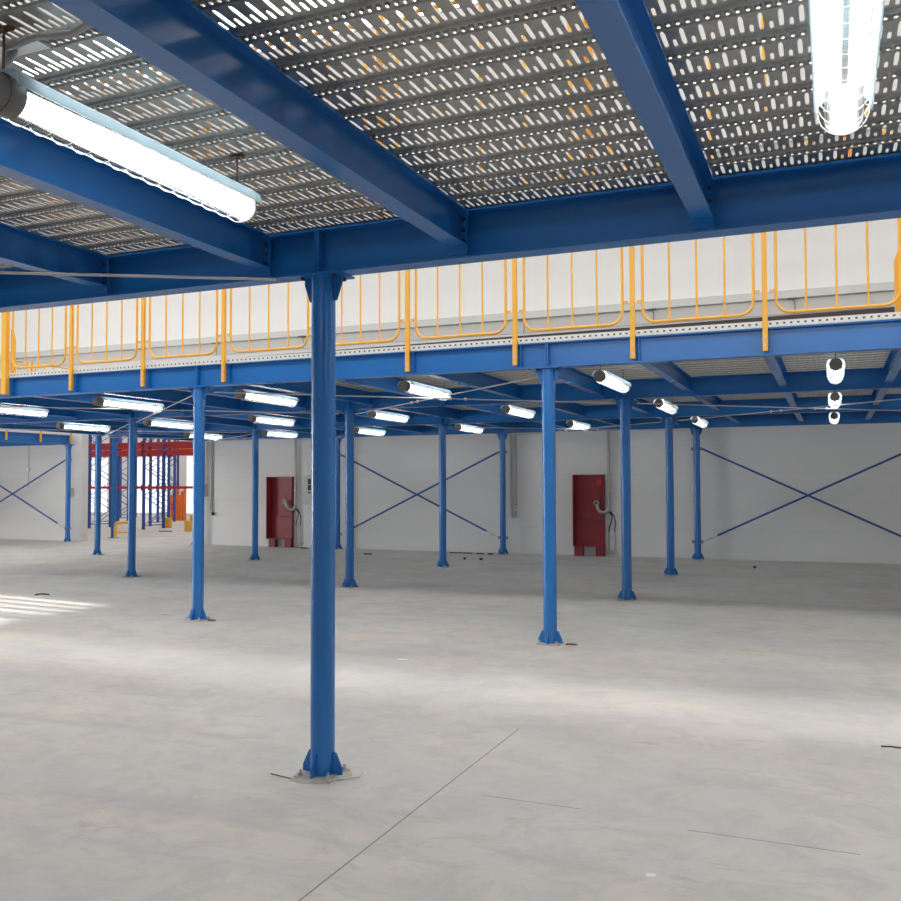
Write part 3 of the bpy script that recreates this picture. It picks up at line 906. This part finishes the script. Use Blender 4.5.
def rack_frame(x, y, h, label, group, dep=1.1):
    t = thing('rack_upright', label, 'rack frame', (x, y, 0), group)
    for yy in (0, dep):
        p = part('post', MB().box(-.05, .05, yy - .035, yy + .035, .01, h), 'rack_blue', t)
        part('foot_plate', MB().box(-.07, .07, yy - .07, yy + .07, 0, .01), 'rack_blue', p)
    l = MB(); z = .15; k = 0
    while z + .55 < h:
        ya, yb = (0, dep) if k % 2 == 0 else (dep, 0)
        l.tube([(0, ya, z), (0, yb, z + .55)], .018, 5); z += .55; k += 1
    l.tube([(0, 0, .15), (0, dep, .15)], .018, 5)
    part('lattice', l, 'rack_blue', t)
    return t


def rack_beam(x0, x1, y, z, mat, label, group):
    t = thing('rack_beam', label, 'rack beam', ((x0 + x1) / 2, y, z), group)
    L = (x1 - x0) / 2 - .055
    part('rail', MB().box(-L, L, -.025, .025, -.045, .045), mat, t)
    for s in (-1, 1): part('connector', MB().box(min(s * L, s * (L + .004)), max(s * L, s * (L + .004)), -.04, .03, -.12, .10), mat, t)


rows = [(22.3, [-26.4, -23.75, -21.1, -18.45], 'front rack row'), (24.6, [-28.2, -25.5, -22.8, -20.1], 'second rack row'), (27.6, [-30.4, -27.7, -25.0, -22.3], 'third rack row'), (31.2, [-33.2, -30.5, -27.8, -25.1], 'back rack row')]
for ri, (y, xs, rn) in enumerate(rows):
    for i, x in enumerate(xs):
        rack_frame(x, y, 5.2, 'blue lattice rack frame seen through the opening, %s, %s from the left' % (rn, ORD[i]), 'rack frames in the next hall')
    for i in range(len(xs) - 1):
        for zi, z in enumerate((1.57, 2.93, 3.22) if ri < 2 else (1.56, 3.5, 4.4)):
            for yi, yy in enumerate((-.06, 1.16)):
                mat = 'rack_red' if ri < 2 else 'orange'
                rack_beam(xs[i], xs[i + 1], y + yy, z, mat, '%s rack beam, %s, %s bay, %s level, %s side' % ('red' if ri < 2 else 'orange', rn, ORD[i], ('lower', 'middle', 'top')[zi], ('near', 'far')[yi]), 'rack beams in the next hall')
# loads and orange bits between the racks
t = thing('stacked_beams', 'bundle of orange rack beams standing upright between the racks', 'rack beams', (-25.4, 29.6, 0))
for i in range(6):
    part('beam', MB().box(-.6 + i * .16, -.5 + i * .16, -.05, .05, 0, 1.2 + .18 * (i % 3)), 'orange', t)
t = thing('rack_guard', 'low yellow tube guard standing on the floor in the opening to the racks', 'guard', (-17.95, 17.5, 0))
part('frame', MB().tube([(0, 0, 0), (0, 0, .40), (.03, 0, .47), (.10, 0, .50), (.56, 0, .50), (.63, 0, .47), (.66, 0, .40), (.66, 0, 0)], .045, 10), 'yellow', t, True)
part('rail', MB().tube([(.0, 0, .2), (.66, 0, .2)], .035, 8), 'yellow', t, True)
for i, (x, y) in enumerate(((-18.5, 21.65), (-21.15, 23.75), (-21.7, 25.9))):
    t = thing('post_protector', 'orange upright protector at the foot of a rack, %s from the opening' % ORD[i], 'guard', (x, y, 0), 'orange rack protectors')
    part('shield', MB().prism([(-.10, -.08), (.10, -.08), (.10, .08), (.085, .08), (.085, -.065), (-.085, -.065), (-.085, .08), (-.10, .08)], 'z', .008, .40), 'yellow', t)
    part('foot_plate', MB().box(-.13, .13, -.11, .11, 0, .008), 'yellow', t)

# ------------------------------------------------------------------ litter on the floor


def scrap(name, label, cat, loc, pts, r, mat, rz=0, flat=.5):
    o = link(name, MB().tube([(x, y, r * flat + z) for x, y, z in pts], r, 6, flat=flat).mesh(name, M[mat]), None, loc, (0, 0, rz))
    return tag(o, label, cat, 'litter on the floor')


G = 'litter on the floor'
DK = [(-5.63, 15.6, .34, 'left of three in a row'), (-5.33, 15.6, .22, 'middle of three in a row'), (-5.02, 15.6, .18, 'right of three in a row')]
for x, y, l, nm in DK:
    scrap('metal_offcut', 'flat dark offcut on the floor along the wall, %s' % nm, 'offcut', (x, y, 0), [(-l / 2, 0, 0), (0, .012, 0), (l / 2, 0, 0)], .026, 'black')
scrap('metal_offcut', 'dark offcut on the floor at the foot of the mid-picture wall column', 'offcut', (-4.72, 15.5, 0), [(-.06, 0, 0), (.06, .01, 0)], .035, 'black')
scrap('rubble_chip', 'small dark chip on the floor before the wall offcuts, left of two', 'chip', (-4.75, 13.95, 0), [(-.025, 0, 0), (.025, .012, 0)], .035, 'black', flat=.8)
scrap('rubble_chip', 'small dark chip on the floor before the wall offcuts, right of two', 'chip', (-4.36, 13.95, 0), [(-.025, 0, 0), (.025, -.012, 0)], .035, 'black', flat=.8)
scrap('metal_offcut', 'dark offcut on the floor at the wall right of the left red cabinet', 'offcut', (-9.98, 15.75, 0), [(-.09, 0, 0), (.09, .0, 0)], .03, 'black')
scrap('metal_offcut', 'flat dark offcut on the floor below the left arm of the middle wall brace', 'offcut', (-7.44, 14.5, 0), [(-.10, 0, 0), (.10, .01, 0)], .03, 'black')
scrap('rubble_chip', 'small dark chip on the floor below the right wall brace', 'chip', (1.29, 14.1, 0), [(-.02, 0, 0), (.02, 0.01, 0)], .03, 'black', flat=.8)
scrap('paper_scrap', 'small white scrap on the bright floor right of the foreground column', 'scrap', (-1.02, 3.17, 0), [(-.05, 0, 0), (0, .01, 0), (.05, .005, 0)], .018, 'scrap', .2)
scrap('paper_scrap', 'small white paint fleck on the floor near the bottom right', 'scrap', (1.98, -.62, 0), [(-.02, 0, 0), (.02, .006, 0)], .016, 'scrap', .3, .06)
scrap('twisted_wire', 'short dark bent wire on the floor at the far right', 'wire', (3.02, 1.8, 0), [(-.05, .02, 0), (0, 0, .004), (.06, -.02, 0)], .005, 'black', .4, 1)
scrap('twisted_wire', 'short dark bent wire on the sunlit floor at the far left', 'wire', (-8.3, 5.7, 0), [(-.10, 0, 0), (0, .03, .01), (.10, .05, 0)], .011, 'black', .2, 1)
scrap('paper_scrap', 'crumpled white scrap on the floor left of the second column from the foreground', 'scrap', (-5.15, 4.75, 0), [(-.06, 0, 0), (.0, .02, .01), (.06, .05, 0)], .016, 'scrap', .3)
scrap('twisted_wire', 'silvery bent wire on the floor just right of the foreground column base', 'wire', (.20, -.03, 0), [(-.06, -.03, 0.002), (0, .01, .006), (.05, .03, .012), (.06, .05, .03)], .004, 'steel', .1, 1)
scrap('twisted_wire', 'thin dark stick on the floor left of the foreground column base', 'wire', (-.20, -.12, 0), [(-.07, .02, 0), (.0, 0, .002), (.08, -.01, 0)], .003, 'rust', 0, 1)
scrap('rubble_chip', 'dark rubble chip beside the base of the column before the right cabinet', 'chip', (.22, ROW[0] - .02, 0), [(-.05, 0, 0), (.0, .01, .004), (.06, .03, 0)], .010, 'rust', 0, 1)
scrap('rubble_chip', 'dark rubble chip beside the base of the column first left of the foreground', 'chip', (-A + .22, ROW[0] - .02, 0), [(-.05, 0, 0), (.05, .01, 0)], .010, 'rust', 0, 1)
scrap('metal_offcut', 'flat dark offcut on the floor inside the opening to the racks', 'offcut', (-19.2, 21.2, 0), [(-.25, .05, 0), (0, .0, .01), (.3, .08, 0)], .03, 'black')

# ------------------------------------------------------------------ light
w = bpy.data.worlds.new('World'); scn.world = w; w.use_nodes = True
bg = w.node_tree.nodes['Background']; bg.inputs[0].default_value = (0.80, 0.88, 1.0, 1); bg.inputs[1].default_value = 0.4
s = bpy.data.lights.new('sun', 'SUN'); s.energy = 15.0; s.angle = math.radians(.6); s.color = (1, .95, .86)
so = bpy.data.objects.new('sun', s); col.objects.link(so)
d = Vector((1, -.12, -.306)).normalized()
so.rotation_euler = d.to_track_quat('-Z', 'Y').to_euler()

# ------------------------------------------------------------------ camera
cam = bpy.data.cameras.new('camera'); co = bpy.data.objects.new('camera', cam); col.objects.link(co)
cam.sensor_fit = 'HORIZONTAL'; cam.sensor_width = 36; cam.lens = 904.1675 / 901 * 36; cam.clip_start = .02; cam.clip_end = 300
R_ = Vector((0.92131569, 0.3888026, -0.00315182)); U_ = Vector((0.01750116, -0.03337042, 0.99928981)); F_ = Vector((-0.3884213, 0.92071654, 0.03754919))
mw = Matrix((R_, U_, -F_)).transposed().to_4x4(); mw.translation = Vector((2.71404, -4.51870, 1.65))
co.matrix_world = mw
scn.camera = co
scn.view_settings.view_transform = 'Standard'; scn.view_settings.look = 'None'; scn.view_settings.gamma = 1
scn.view_settings.use_curve_mapping = False
scn.view_settings.exposure = 0.0
cy = scn.cycles
cy.use_denoising = True
cy.max_bounces = 8; cy.diffuse_bounces = 5; cy.glossy_bounces = 3; cy.transparent_max_bounces = 12
cy.sample_clamp_indirect = 6
cy.caustics_reflective = False; cy.caustics_refractive = False
